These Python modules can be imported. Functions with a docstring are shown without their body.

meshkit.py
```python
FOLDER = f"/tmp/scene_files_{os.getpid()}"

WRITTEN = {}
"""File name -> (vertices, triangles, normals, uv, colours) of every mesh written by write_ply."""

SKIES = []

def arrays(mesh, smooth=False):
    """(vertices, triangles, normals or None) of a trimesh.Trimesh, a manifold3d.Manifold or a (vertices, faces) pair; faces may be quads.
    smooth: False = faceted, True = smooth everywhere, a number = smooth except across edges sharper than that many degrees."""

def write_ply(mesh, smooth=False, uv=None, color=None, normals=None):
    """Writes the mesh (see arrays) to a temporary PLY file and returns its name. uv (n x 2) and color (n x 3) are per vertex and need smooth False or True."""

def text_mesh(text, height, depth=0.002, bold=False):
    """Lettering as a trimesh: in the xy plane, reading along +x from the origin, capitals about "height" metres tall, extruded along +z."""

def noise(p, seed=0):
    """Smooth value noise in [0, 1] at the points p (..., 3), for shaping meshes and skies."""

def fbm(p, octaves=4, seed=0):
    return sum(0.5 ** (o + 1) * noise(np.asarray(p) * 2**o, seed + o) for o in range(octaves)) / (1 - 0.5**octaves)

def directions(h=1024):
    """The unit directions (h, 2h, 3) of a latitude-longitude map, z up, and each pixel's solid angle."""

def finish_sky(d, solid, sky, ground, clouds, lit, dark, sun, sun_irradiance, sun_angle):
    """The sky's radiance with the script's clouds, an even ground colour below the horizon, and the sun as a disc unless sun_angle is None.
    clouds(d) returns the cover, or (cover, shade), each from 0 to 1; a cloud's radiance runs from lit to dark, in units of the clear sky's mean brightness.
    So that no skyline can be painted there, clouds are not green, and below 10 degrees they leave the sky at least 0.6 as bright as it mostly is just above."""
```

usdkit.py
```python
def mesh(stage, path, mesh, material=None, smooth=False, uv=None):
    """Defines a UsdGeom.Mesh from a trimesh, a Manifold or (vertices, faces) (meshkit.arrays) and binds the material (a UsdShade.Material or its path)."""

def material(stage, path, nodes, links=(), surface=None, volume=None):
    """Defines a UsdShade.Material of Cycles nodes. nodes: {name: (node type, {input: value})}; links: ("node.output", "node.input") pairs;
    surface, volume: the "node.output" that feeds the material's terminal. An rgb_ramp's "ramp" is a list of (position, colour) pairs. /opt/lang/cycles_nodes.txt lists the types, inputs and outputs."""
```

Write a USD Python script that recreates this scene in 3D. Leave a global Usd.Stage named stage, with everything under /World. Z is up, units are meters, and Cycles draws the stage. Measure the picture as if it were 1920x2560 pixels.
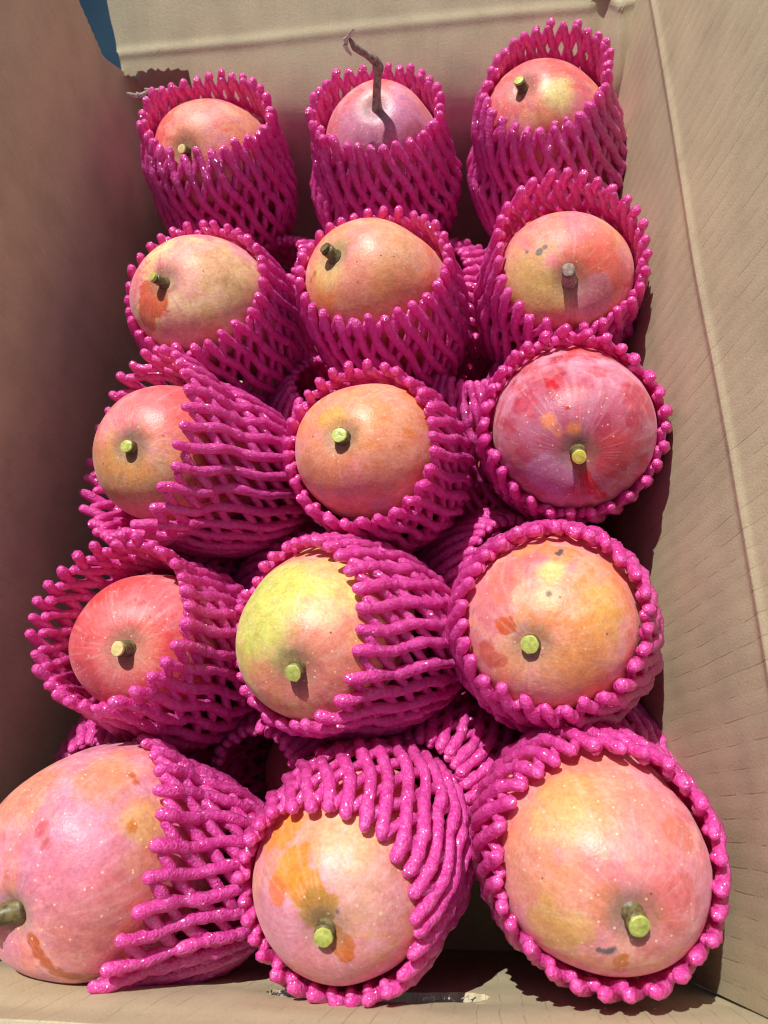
import math, random
import numpy as np, trimesh
import shapely.geometry as sg
from shapely import affinity
from pxr import Usd, UsdGeom, UsdShade, UsdLux, Gf, Sdf, Vt
import usdkit, meshkit

stage = Usd.Stage.CreateInMemory()
UsdGeom.SetStageUpAxis(stage, UsdGeom.Tokens.z)
UsdGeom.SetStageMetersPerUnit(stage, 1.0)
UsdGeom.Xform.Define(stage, '/World')
UsdGeom.Scope.Define(stage, '/World/Looks')

# ------------------------------------------------------------------ camera, sky, sun
EXPOSURE = 0.12
SUN_EL, SUN_AZ = math.radians(62), math.radians(-16)
SUN = np.array([math.sin(SUN_AZ) * math.cos(SUN_EL), math.cos(SUN_AZ) * math.cos(SUN_EL), math.sin(SUN_EL)])
cam = UsdGeom.Camera.Define(stage, '/World/camera')
RX, UP, BK = (0.99153, 0.03614, -0.12478), (0.01781, 0.91364, 0.40614), (0.12868, -0.40492, 0.90525)
cam.AddTransformOp().Set(Gf.Matrix4d(*RX, 0, *UP, 0, *BK, 0, 0, 0, 0.37, 1))
FL = 5.4
cam.CreateFocalLengthAttr(FL)
cam.CreateHorizontalApertureAttr(FL * 1920 / 1850)
cam.CreateFStopAttr(2.4)
cam.CreateFocusDistanceAttr(0.385)
cam.CreateClippingRangeAttr(Gf.Vec2f(0.01, 1000))
cam.CreateExposureAttr(EXPOSURE)

M = {}
def mat(name, nodes, links, surface):
    M[name] = usdkit.material(stage, '/World/Looks/' + name, nodes, links, surface=surface)
    return M[name]

mat('sky_look', {'s': ('sky_texture', {'sky_type': 'single_scattering', 'sun_disc': False, 'sun_elevation': SUN_EL, 'sun_rotation': SUN_AZ}),
                 'b': ('background_shader', {'strength': 0.072})}, [('s.color', 'b.color')], 'b.background')
dome = UsdLux.DomeLight.Define(stage, '/World/sky')
dome.GetPrim().SetCustomDataByKey('kind', 'structure')
UsdShade.MaterialBindingAPI.Apply(dome.GetPrim()).Bind(M['sky_look'])
sun = UsdLux.DistantLight.Define(stage, '/World/sun')
sun.CreateIntensityAttr(1.25); sun.CreateAngleAttr(0.53); sun.CreateNormalizeAttr(True); sun.CreateColorAttr(Gf.Vec3f(1.0, 0.97, 0.89))
sun.AddTransformOp().Set(Gf.Matrix4d().SetRotate(Gf.Rotation(Gf.Vec3d(0, 0, 1), Gf.Vec3d(*SUN.tolist()))))

# ------------------------------------------------------------------ helpers
_used = {}
def numbered(parent, name):
    k = (parent, name); n = _used.get(k, 0); _used[k] = n + 1
    return f'{parent}/{name}' if n == 0 else f'{parent}/{name}_{n:03d}'
def info(prim, label=None, category=None, group=None, kind=None):
    for k, v in (('label', label), ('category', category), ('group', group), ('kind', kind)):
        if v: prim.SetCustomDataByKey(k, v)
def thing(name, loc, **kw):
    x = UsdGeom.Xform.Define(stage, numbered('/World', name)); x.AddTranslateOp().Set(Gf.Vec3d(*map(float, loc)))
    info(x.GetPrim(), **kw); return str(x.GetPath())
def part(parent, name, mesh, m, smooth=True, label=None):
    p = usdkit.mesh(stage, numbered(parent, name), mesh, M[m], smooth=smooth)
    info(p.GetPrim(), label=label); return p
def unit(v): v = np.asarray(v, float); return v / np.linalg.norm(v)
def frame(n):
    n = unit(n); a = unit(np.cross([0, 1.0, 0], n)); return a, np.cross(n, a), n
def srgb(c):
    c = np.asarray(c, float) / 255; return np.where(c < .04045, c / 12.92, ((c + .055) / 1.055) ** 2.4)
def smooth01(x, a, b): t = np.clip((x - a) / (b - a), 0, 1); return t * t * (3 - 2 * t)

def tube(path, rad, sides=7, ref=None, caps=True, squash=1.0):
    """A closed tube along path with a radius per point and rounded ends."""
    path, rad = np.asarray(path, float), np.broadcast_to(np.asarray(rad, float), (len(path),)).copy()
    t = np.gradient(path, axis=0); t /= np.linalg.norm(t, axis=1)[:, None]
    if caps:
        a0, a1 = path[0] - t[0] * rad[0] * .55, path[-1] + t[-1] * rad[-1] * .55
        path = np.vstack([a0, path, a1]); t = np.vstack([t[:1], t, t[-1:]]); rad = np.r_[rad[0] * .62, rad, rad[-1] * .62]
        if ref is not None: ref = np.vstack([ref[:1], ref, ref[-1:]])
    if ref is None:
        ref = np.broadcast_to(unit(np.cross(t[0], [.3, .5, .81])), t.shape)
    b = np.cross(t, ref); b /= np.linalg.norm(b, axis=1)[:, None]; n = np.cross(b, t)
    th = np.arange(sides) / sides * 2 * np.pi
    rr = rad[:, None] if rad.ndim == 1 else rad
    ring = path[:, None] + (n[:, None] * np.cos(th)[None, :, None] * squash + b[:, None] * np.sin(th)[None, :, None]) * rr[:, :, None]
    N = len(path); v = ring.reshape(-1, 3)
    i = np.arange(N - 1)[:, None] * sides; j = np.arange(sides)[None]; k = (j + 1) % sides
    f = np.stack([i + j, i + sides + j, i + sides + k, i + k], -1).reshape(-1, 4)
    f = np.vstack([f[:, [0, 2, 1]], f[:, [0, 3, 2]]])
    v = np.vstack([v, path[0] - t[0] * rad[0] * .35, path[-1] + t[-1] * rad[-1] * .35])
    a, z = len(v) - 2, len(v) - 1; j = j[0]; k = k[0]; e = (N - 1) * sides
    f = np.vstack([f, np.stack([np.full(sides, a), k, j], 1), np.stack([np.full(sides, z), e + j, e + k], 1)])
    return v, f[:, ::-1]

# ------------------------------------------------------------------ materials
def cardboard(name, axis, base=(0.52, 0.453, 0.300), spacing=0.0098, lines=0.38):
    """Kraft board: fibre mottling, faint bands of the flutes, thin broken crease lines every flute; axis 0 = x, 1 = y."""
    comp = 'xyz'[axis]
    nodes = {
        'g': ('geometry', {}), 'sep': ('separate_xyz', {}),
        'wob': ('noise_texture', {'scale': 14.0, 'detail': 2.0}), 'wobc': ('math', {'math_type': 'multiply_add', 'value2': 0.006, 'value3': -0.003}),
        'add': ('math', {'math_type': 'add'}), 'div': ('math', {'math_type': 'divide', 'value2': spacing}), 'fr': ('math', {'math_type': 'fraction'}),
        'pp': ('math', {'math_type': 'subtract', 'value2': 0.5}), 'ab': ('math', {'math_type': 'absolute'}),
        'line': ('map_range', {'range_type': 'smoothstep', 'from_min': 0.0, 'from_max': 0.055, 'to_min': 1.0, 'to_max': 0.0, 'clamp': True}),
        'brk': ('noise_texture', {'scale': 55.0, 'detail': 3.0, 'roughness': 0.6}),
        'brk2': ('map_range', {'from_min': 0.44, 'from_max': 0.60, 'to_min': 0.0, 'to_max': lines, 'clamp': True}),
        'lm': ('math', {'math_type': 'multiply'}),
        'fib_map': ('mapping', {'scale': (1, 1, 1)}),
        'fib': ('noise_texture', {'scale': 900.0, 'detail': 3.0, 'roughness': 0.65}), 'mot': ('noise_texture', {'scale': 38.0, 'detail': 4.0}),
        'c1': ('rgb_ramp', {'ramp': [(0.25, tuple(0.86 * np.array(base))), (0.5, base), (0.78, tuple(np.minimum(1, 1.1 * np.array(base))))]}),
        'c2': ('rgb_ramp', {'ramp': [(0.3, (0.88, 0.86, 0.84)), (0.7, (1.06, 1.05, 1.04))]}),
        'mul': ('mix', {'mix_type': 'multiply', 'fac': 1.0}),
        'dark': ('mix', {'mix_type': 'mix', 'color2': (0.13, 0.085, 0.05)}),
        'band': ('math', {'math_type': 'cosine'}), 'bandx': ('math', {'math_type': 'multiply', 'value2': 6.2832}),
        'h': ('math', {'math_type': 'multiply_add', 'value2': 0.25}), 'h2': ('math', {'math_type': 'multiply_add', 'value2': -1.2}),
        'bump': ('bump', {'strength': 0.35, 'distance': 0.0006}),
        'p': ('principled_bsdf', {'roughness': 0.72, 'specular_ior_level': 0.3}),
    }
    links = [('g.position', 'sep.vector'), ('g.position', 'wob.vector'), ('wob.fac', 'wobc.value1'), (f'sep.{comp}', 'add.value1'), ('wobc.value', 'add.value2'),
             ('add.value', 'div.value1'), ('div.value', 'fr.value1'), ('fr.value', 'pp.value1'), ('pp.value', 'ab.value1'), ('ab.value', 'line.value'),
             ('g.position', 'brk.vector'), ('brk.fac', 'brk2.value'), ('line.result', 'lm.value1'), ('brk2.result', 'lm.value2'),
             ('g.position', 'fib.vector'), ('g.position', 'mot.vector'), ('mot.fac', 'c1.fac'), ('fib.fac', 'c2.fac'), ('c1.color', 'mul.color1'), ('c2.color', 'mul.color2'),
             ('mul.color', 'dark.color1'), ('lm.value', 'dark.fac'), ('div.value', 'bandx.value1'), ('bandx.value', 'band.value1'),
             ('band.value', 'h.value1'), ('fib.fac', 'h.value3'), ('lm.value', 'h2.value1'), ('h.value', 'h2.value3'), ('h2.value', 'bump.height'),
             ('dark.color', 'p.base_color'), ('bump.normal', 'p.normal')]
    mat(name, nodes, links, 'p.BSDF')
cardboard('board_along_x', 0)
cardboard('board_along_y', 1)
cardboard('board_plain', 0, lines=0.12)
cardboard('board_left', 1, base=(0.56, 0.455, 0.265), lines=0.18)
mat('torn_paper', {'n': ('noise_texture', {'scale': 700.0, 'detail': 3.0}), 'r': ('rgb_ramp', {'ramp': [(0.3, (0.5, 0.44, 0.33)), (0.7, (0.74, 0.70, 0.60))]}), 'p': ('principled_bsdf', {'roughness': 0.85})},
    [('n.fac', 'r.fac'), ('r.color', 'p.base_color')], 'p.BSDF')
mat('ground_look', {'g': ('geometry', {}), 'n': ('noise_texture', {'scale': 9.0, 'detail': 6.0}), 'r': ('rgb_ramp', {'ramp': [(0.3, (0.006, 0.02, 0.038)), (0.7, (0.014, 0.034, 0.056))]}), 'p': ('principled_bsdf', {'roughness': 0.9, 'specular_ior_level': 0.1})},
    [('g.position', 'n.vector'), ('n.fac', 'r.fac'), ('r.color', 'p.base_color')], 'p.BSDF')
# foamed polyethylene: saturated, partly see-through pink with a cell structure that glitters
mat('pink_foam', {
    'g': ('geometry', {}),
    'v': ('voronoi_texture', {'scale': 900.0}), 'inv': ('math', {'math_type': 'multiply_add', 'value2': -1.0, 'value3': 1.0}),
    'n2': ('noise_texture', {'scale': 420.0, 'detail': 2.0}), 'mx': ('math', {'math_type': 'multiply_add', 'value2': 1.1}),
    'bump': ('bump', {'strength': 0.6, 'distance': 0.0007}), 'vc': ('voronoi_texture', {'scale': 1150.0}), 'cell': ('mapping', {'mapping_type': 'point', 'location': (-1.0, -1.0, -1.0), 'scale': (2.0, 2.0, 2.0)}), 'tilt': ('mix_vector', {'fac': 0.40}), 'glit': ('mapping', {'mapping_type': 'normal', 'scale': (1.0, 1.0, 1.0)}),
    'sc': ('separate_color', {}), 'cm': ('math', {'math_type': 'multiply_add', 'value2': 0.35}),
    'r': ('rgb_ramp', {'ramp': [(0.30, (0.82, 0.05, 0.42)), (0.65, (0.90, 0.085, 0.50)), (0.9, (0.93, 0.20, 0.62))]}),
    'p': ('principled_bsdf', {'specular_ior_level': 0.6, 'roughness': 0.35, 'coat_weight': 1.0, 'coat_roughness': 0.19, 'coat_ior': 1.6}),
    't': ('translucent_bsdf', {'color': (0.92, 0.05, 0.45)}),
    'm': ('mix_closure', {'fac': 0.36})},
    [('g.position', 'v.vector'), ('g.position', 'n2.vector'), ('v.distance', 'inv.value1'), ('n2.fac', 'mx.value1'), ('inv.value', 'mx.value3'), ('mx.value', 'bump.height'), ('g.position', 'vc.vector'), ('vc.color', 'cell.vector'), ('g.normal', 'tilt.a'), ('cell.vector', 'tilt.b'), ('tilt.result', 'glit.vector'), ('bump.normal', 'p.normal'), ('glit.vector', 'p.coat_normal'),
     ('v.color', 'sc.color'), ('sc.r', 'cm.value1'), ('n2.fac', 'cm.value3'), ('cm.value', 'r.fac'), ('r.color', 'p.base_color'), ('p.BSDF', 'm.closure1'), ('t.BSDF', 'm.closure2')], 'm.closure')
# mango skin: colour painted per vertex (primvar), fine pores, pale lenticels, sparse dark specks, waxy bloom
def skin(name, lent=0.5, specks=0.5):
    mat(name, {
        'g': ('texture_coordinate', {}), 'a': ('attribute', {'attribute': 'skin'}), 'gl': ('attribute', {'attribute': 'rub'}),
        'v1': ('voronoi_texture', {'scale': 330.0}), 'v2': ('voronoi_texture', {'scale': 150.0}),
        'd1': ('map_range', {'range_type': 'smoothstep', 'from_min': 0.10, 'from_max': 0.21, 'to_min': 1.0, 'to_max': 0.0, 'clamp': True}),
        's1': ('separate_color', {}), 'k1': ('math', {'math_type': 'greater_than', 'value2': 1 - 0.35 * lent}), 'm1': ('math', {'math_type': 'multiply'}), 'm1b': ('math', {'math_type': 'multiply', 'value2': 0.78 if lent > .8 else 0.55}),
        'd2': ('map_range', {'range_type': 'smoothstep', 'from_min': 0.05, 'from_max': 0.10, 'to_min': 1.0, 'to_max': 0.0, 'clamp': True}),
        's2': ('separate_color', {}), 'k2': ('math', {'math_type': 'greater_than', 'value2': 1 - 0.45 * specks}), 'm2': ('math', {'math_type': 'multiply'}), 'm2b': ('math', {'math_type': 'multiply', 'value2': 0.85}),
        'x1': ('mix', {'color2': (0.95, 0.66, 0.42)}), 'x2': ('mix', {'color2': (0.10, 0.045, 0.04)}),
        'mo': ('noise_texture', {'scale': 160.0, 'detail': 5.0, 'roughness': 0.65}), 'mr': ('rgb_ramp', {'ramp': [(0.25, (0.84, 0.76, 0.76)), (0.5, (1, 1, 1)), (0.78, (1.08, 1.22, 1.26))]}), 'mm': ('mix', {'mix_type': 'multiply', 'fac': 1.0}),
        'mo2': ('noise_texture', {'scale': 620.0, 'detail': 3.0, 'roughness': 0.7}), 'mr2': ('rgb_ramp', {'ramp': [(0.3, (0.86, 0.80, 0.80)), (0.7, (1.10, 1.16, 1.16))]}), 'mm2': ('mix', {'mix_type': 'multiply', 'fac': 1.0}), 'po': ('noise_texture', {'scale': 950.0, 'detail': 2.0}), 'lu': ('noise_texture', {'scale': 130.0, 'detail': 4.0}), 'hh': ('math', {'math_type': 'multiply_add', 'value2': 2.6}),
        'bump': ('bump', {'strength': 0.30, 'distance': 0.0005}),
        'ro': ('map_range', {'from_min': 0.0, 'from_max': 1.0, 'to_min': 0.50, 'to_max': 0.26, 'clamp': True}), 'rn': ('math', {'math_type': 'multiply_add', 'value2': 0.22, 'value3': -0.1}), 'rr': ('math', {'math_type': 'add'}),
        'p': ('principled_bsdf', {'specular_ior_level': 0.45, 'sheen_weight': 0.14, 'sheen_tint': (1, 0.85, 0.95), 'subsurface_weight': 0.12, 'subsurface_scale': 0.004, 'subsurface_radius': (1, 0.35, 0.2)}),
    }, [('g.object', 'v1.vector'), ('g.object', 'v2.vector'), ('g.object', 'mo.vector'), ('g.object', 'po.vector'), ('g.object', 'lu.vector'),
        ('v1.distance', 'd1.value'), ('v1.color', 's1.color'), ('s1.r', 'k1.value1'), ('d1.result', 'm1.value1'), ('k1.value', 'm1.value2'), ('m1.value', 'm1b.value1'),
        ('v2.distance', 'd2.value'), ('v2.color', 's2.color'), ('s2.r', 'k2.value1'), ('d2.result', 'm2.value1'), ('k2.value', 'm2.value2'), ('m2.value', 'm2b.value1'),
        ('mo.fac', 'mr.fac'), ('a.color', 'mm.color1'), ('mr.color', 'mm.color2'), ('mm.color', 'mm2.color1'), ('g.object', 'mo2.vector'), ('mo2.fac', 'mr2.fac'), ('mr2.color', 'mm2.color2'), ('mm2.color', 'x1.color1'), ('m1b.value', 'x1.fac'), ('x1.color', 'x2.color1'), ('m2b.value', 'x2.fac'), ('x2.color', 'p.base_color'),
        ('lu.fac', 'hh.value1'), ('po.fac', 'hh.value3'), ('hh.value', 'bump.height'), ('bump.normal', 'p.normal'),
        ('gl.fac', 'ro.value'), ('mo.fac', 'rn.value1'), ('ro.result', 'rr.value1'), ('rn.value', 'rr.value2'), ('rr.value', 'p.roughness')], 'p.BSDF')
skin('skin_plain', 0.75, 0.2); skin('skin_dotted', 1.0, 0.12); skin('skin_specked', 0.4, 0.75)
def stem_mat(name, a, b, rough=0.45):
    mat(name, {'g': ('texture_coordinate', {}), 'n': ('noise_texture', {'scale': 420.0, 'detail': 4.0}), 'r': ('rgb_ramp', {'ramp': [(0.3, a), (0.7, b)]}), 'bump': ('bump', {'strength': 0.6, 'distance': 0.0006}), 'p': ('principled_bsdf', {'roughness': rough})},
        [('g.object', 'n.vector'), ('n.fac', 'r.fac'), ('r.color', 'p.base_color'), ('n.fac', 'bump.height'), ('bump.normal', 'p.normal')], 'p.BSDF')
stem_mat('stem_dark', (0.05, 0.035, 0.015), (0.20, 0.16, 0.06)); stem_mat('stem_green', (0.30, 0.34, 0.05), (0.56, 0.58, 0.16), 0.35)
stem_mat('stem_pale', (0.55, 0.42, 0.16), (0.75, 0.62, 0.3), 0.35); stem_mat('stem_wood', (0.13, 0.075, 0.055), (0.42, 0.30, 0.24), 0.6)
stem_mat('stem_yellow', (0.55, 0.45, 0.06), (0.75, 0.62, 0.14), 0.3)

# ------------------------------------------------------------------ setting
g = trimesh.creation.box([30, 30, 0.02]); g.apply_translation([0, 0, -0.225])
p = usdkit.mesh(stage, '/World/ground', g, M['ground_look']); info(p.GetPrim(), kind='structure')

# ------------------------------------------------------------------ the cardboard box
X0, X1, Y0, Y1, ZB, ZT = -0.258, 0.1085, -0.060, 0.503, -0.205, 0.048
BOX = thing('cardboard_box', (0, 0, 0), label='open brown cardboard box holding the rows of wrapped mangoes', category='box')
T = 0.0045
def panel(name, poly, fn, m, parent=BOX, t=T, size=0.009, label=None):
    """A sheet cut out as poly (u, v), thickness t, then bent: fn(u, v) gives the inner face, the thickness goes along the second value."""
    me = trimesh.creation.extrude_polygon(poly, 1.0, engine='earcut')
    v, f = trimesh.remesh.subdivide_to_size(me.vertices * [1, 1, size * 0.5], me.faces, size, max_iter=14)
    w = v[:, 2] / (size * 0.5)
    P, Nn = fn(v[:, 0], v[:, 1])
    return part(parent, name, trimesh.Trimesh(P + Nn * (w * t)[:, None], f, process=True), m, smooth=40, label=label)
def rough_line(pts, amp, step, seed):
    r = random.Random(seed); out = []
    for (a, b) in zip(pts[:-1], pts[1:]):
        n = max(1, int(math.dist(a, b) / step))
        for i in range(n):
            s = i / n; out.append((a[0] + (b[0] - a[0]) * s + r.uniform(-amp, amp), a[1] + (b[1] - a[1]) * s + r.uniform(-amp, amp)))
    return out + [pts[-1]]
def lump(a, b, amp, sc, seed): return (meshkit.fbm(np.stack([a * sc, b * sc, a * 0 + seed], -1), 3, seed) - .5) * 2 * amp

FOLD, ZK, LB = 0.036, 0.028, math.radians(46)
def back_fn(u, v):
    """The wall bends outwards towards the fold at ZK; beyond it the flap leans back."""
    up = np.clip((v + 0.016) / (ZK + .016), 0, 1); q = np.maximum(v - ZK, 0)
    y = Y1 + FOLD * up ** 1.35 + q * math.sin(LB) + lump(u, v, 0.002, 14, 3) - 0.0016 * np.exp(-((v - ZK) / .0028) ** 2)
    k = (0.006 * np.exp(-((u - 0.092) / 0.006) ** 2) - 0.004 * np.exp(-((u - 0.103) / 0.004) ** 2)) * (v < ZK + .004)     # crumpled corner
    z = np.minimum(v, ZK) + q * math.cos(LB) + lump(u, u * 0, .0009, 12, 5) * smooth01(v, -.02, ZK)
    return np.stack([u, y + k, z], -1), np.broadcast_to([0, 1.0, 0], (len(u), 3))
notch = rough_line([(-0.27, 0.016), (-0.240, 0.019), (-0.222, 0.0175), (-0.2135, 0.017)], 0.0012, 0.0025, 4) + rough_line([(-0.2135, 0.017), (-0.211, -0.006), (-0.214, -0.06)], 0.0004, 0.006, 5) + [(-0.27, -0.06)]
back_poly = sg.Polygon([(-0.266, ZB), (-0.266, ZK)] + rough_line([(-0.267, ZK + .002), (-0.272, 0.19)], 0.0006, 0.006, 7) + [(0.120, 0.19), (0.116, ZK + .004), (0.1135, ZK), (0.1135, ZB)]).difference(sg.Polygon(notch))
panel('back_panel_with_flap', back_poly, back_fn, 'board_plain', size=.005)
panel('back_outer_ply', sg.box(-0.27, ZB, -0.19, 0.0225), lambda u, v: (np.stack([u, Y1 + 0.043 + 0 * v, v], -1), np.broadcast_to([0, 1.0, 0], (len(u), 3))), 'board_plain')
def left_fn(u, v):
    s = np.clip((u - Y0) / (Y1 - Y0), 0, 1)
    x = X0 - 0.006 - 0.018 * np.sin(np.pi * s) ** 1.2 + 0.02 * v + lump(u, v, 0.003, 6, 11)
    return np.stack([x, u, v], -1), np.broadcast_to([-1.0, 0, 0], (len(u), 3))
saw = []
for i in range(70):
    z = 0.046 + 0.19 * i / 70; y = 0.511 + 0.05 * (z - 0.046)
    saw.append((y + (0.0010 if i % 2 else 0), z))
left_poly = sg.Polygon([(Y0, ZB), (Y1 + .046, ZB), (Y1 + .046, -0.004), (Y1 + .022, 0.026), (Y1 + .011, 0.040)] + saw + [(0.515, 0.236), (-0.03, 0.236), (-0.05, 0.06), (Y0, 0.05)])
panel('left_panel_with_raised_flap', left_poly, left_fn, 'board_left')
XT = 0.1165
def right_fn(u, v):
    s = np.clip((u - Y0) / (Y1 - Y0), 0, 1)
    up = np.clip((v + 0.03) / (ZT + 0.03), 0, 1)
    k = 0.10 + 0.09 * smooth01(u, -.03, .12)
    q = np.maximum(v - ZT, 0)
    x = XT - k * (ZT - np.clip(v, -.09, ZT)) + lump(u, v, 0.0011, 7, 21) + q * math.sin(RL) - .0009 * np.exp(-((v - ZT) / .003) ** 2)
    return np.stack([x, u, np.minimum(v, ZT) + q * math.cos(RL)], -1), np.broadcast_to([1.0, 0, 0], (len(u), 3))
RL = math.radians(14)
panel('right_panel_with_flap', sg.Polygon([(Y0, ZB), (Y1 + .045, ZB), (Y1 + .045, ZT), (Y1 + .05, ZT + .17), (Y0 + .03, ZT + .17), (Y0, ZT)]), right_fn, 'board_along_y', size=.005)
def FT(u): return 0.0565 + 0.10 * np.maximum(0, -.05 - u)
def front_fn(u, v):
    up = np.clip((v + 0.02) / (ZT + 0.02), 0, 1)
    y = Y0 - 0.006 * np.exp(-((u + 0.05) / .12) ** 2) * (1 - up) - 0.004 * up ** 2.5 + lump(u, v, 0.0012, 14, 31)
    return np.stack([u, y, v], -1), np.broadcast_to([0, -1.0, 0], (len(u), 3))
slot = sg.LineString([(-0.088, -0.020), (-0.012, -0.034)]).buffer(0.0125)
slot = sg.Polygon(rough_line(list(slot.exterior.coords), 0.0008, 0.003, 8))
panel('front_wall', sg.Polygon([(X0 - .004, ZB), (X1 + .004, ZB), (X1 + .004, FT(X1)), (-.05, FT(-.05)), (X0 - .004, FT(X0))]).difference(slot), front_fn, 'board_along_x')
panel('front_flap', sg.box(X0 + 0.002, 0, X1 - 0.002, 0.10), lambda u, v: (np.stack([u, Y0 - 0.0045 - v * 0.9, FT(u) + .0005 - v * v * 2 + .001 * np.exp(-(v / .003) ** 2)], -1), np.broadcast_to([0, -0.3, -0.95], (len(u), 3))), 'board_along_x')
part(BOX, 'bottom_panel', trimesh.creation.box(bounds=[[X0 - .04, Y0 - .03, ZB - .004], [X1 + .04, Y1 + .03, ZB - .0002]]), 'board_plain', smooth=False)
def ribbon(a, b, w, sag, seed):
    r = np.random.default_rng(seed); t = np.linspace(0, 1, 9)[:, None]
    path = np.array(a) * (1 - t) + np.array(b) * t + np.array(sag) * np.sin(np.pi * t) + r.normal(0, .0006, (9, 3)) * np.sin(np.pi * t)
    return tube(path, w * (0.55 + .45 * np.sin(np.pi * t[:, 0])), 6, squash=0.35)
for i, (a, b, w, sg_) in enumerate([((-.237, .512, .0145), (-.211, .506, -.004), .0016, (.003, -.003, -.004)), ((-.228, .512, .0135), (-.214, .504, -.002), .0011, (-.003, -.002, -.004)), ((-.252, .511, .0145), (-.226, .507, .008), .0015, (0, -.002, -.002)),
                                   ((-.246, .513, .0155), (-.215, .513, .0125), .0022, (0, -.003, .0015)), ((-.222, .512, .0135), (-.209, .503, -.008), .0013, (.002, -.003, -.001)), ((-.2575, .506, .018), (-.2445, .513, .0135), .0034, (0, -.002, -.001))]):
    part(BOX, 'torn_paper', ribbon(a, b, w * .55, sg_, i), 'torn_paper')
rr = random.Random(12)
for i in range(14):
    x = rr.uniform(-.032, -.006) if i < 8 else rr.uniform(-.096, -.08)
    zc = -0.027 - (x + .049) * .206
    a = (x, Y0 - .004, zc + .0115); b = (x + rr.uniform(-.006, .006), Y0 - .0075, zc - rr.uniform(.004, .0115))
    part(BOX, 'torn_paper', ribbon(a, b, rr.uniform(.0003, .0008), (rr.uniform(-.002, .002), .001, 0), 40 + i), 'torn_paper')

# ------------------------------------------------------------------ mangoes
PINK, LAV, ORANGE, CREAM, GREEN, RED, DEEP, PEACH, OLIVE, GREY = (srgb(c) * .97 for c in ((222, 122, 126), (214, 128, 152), (226, 128, 70), (232, 190, 128), (206, 200, 92), (212, 72, 72), (178, 38, 58), (230, 150, 112), (196, 160, 84), (120, 105, 95)))
RUST = srgb((205, 92, 30))
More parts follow.
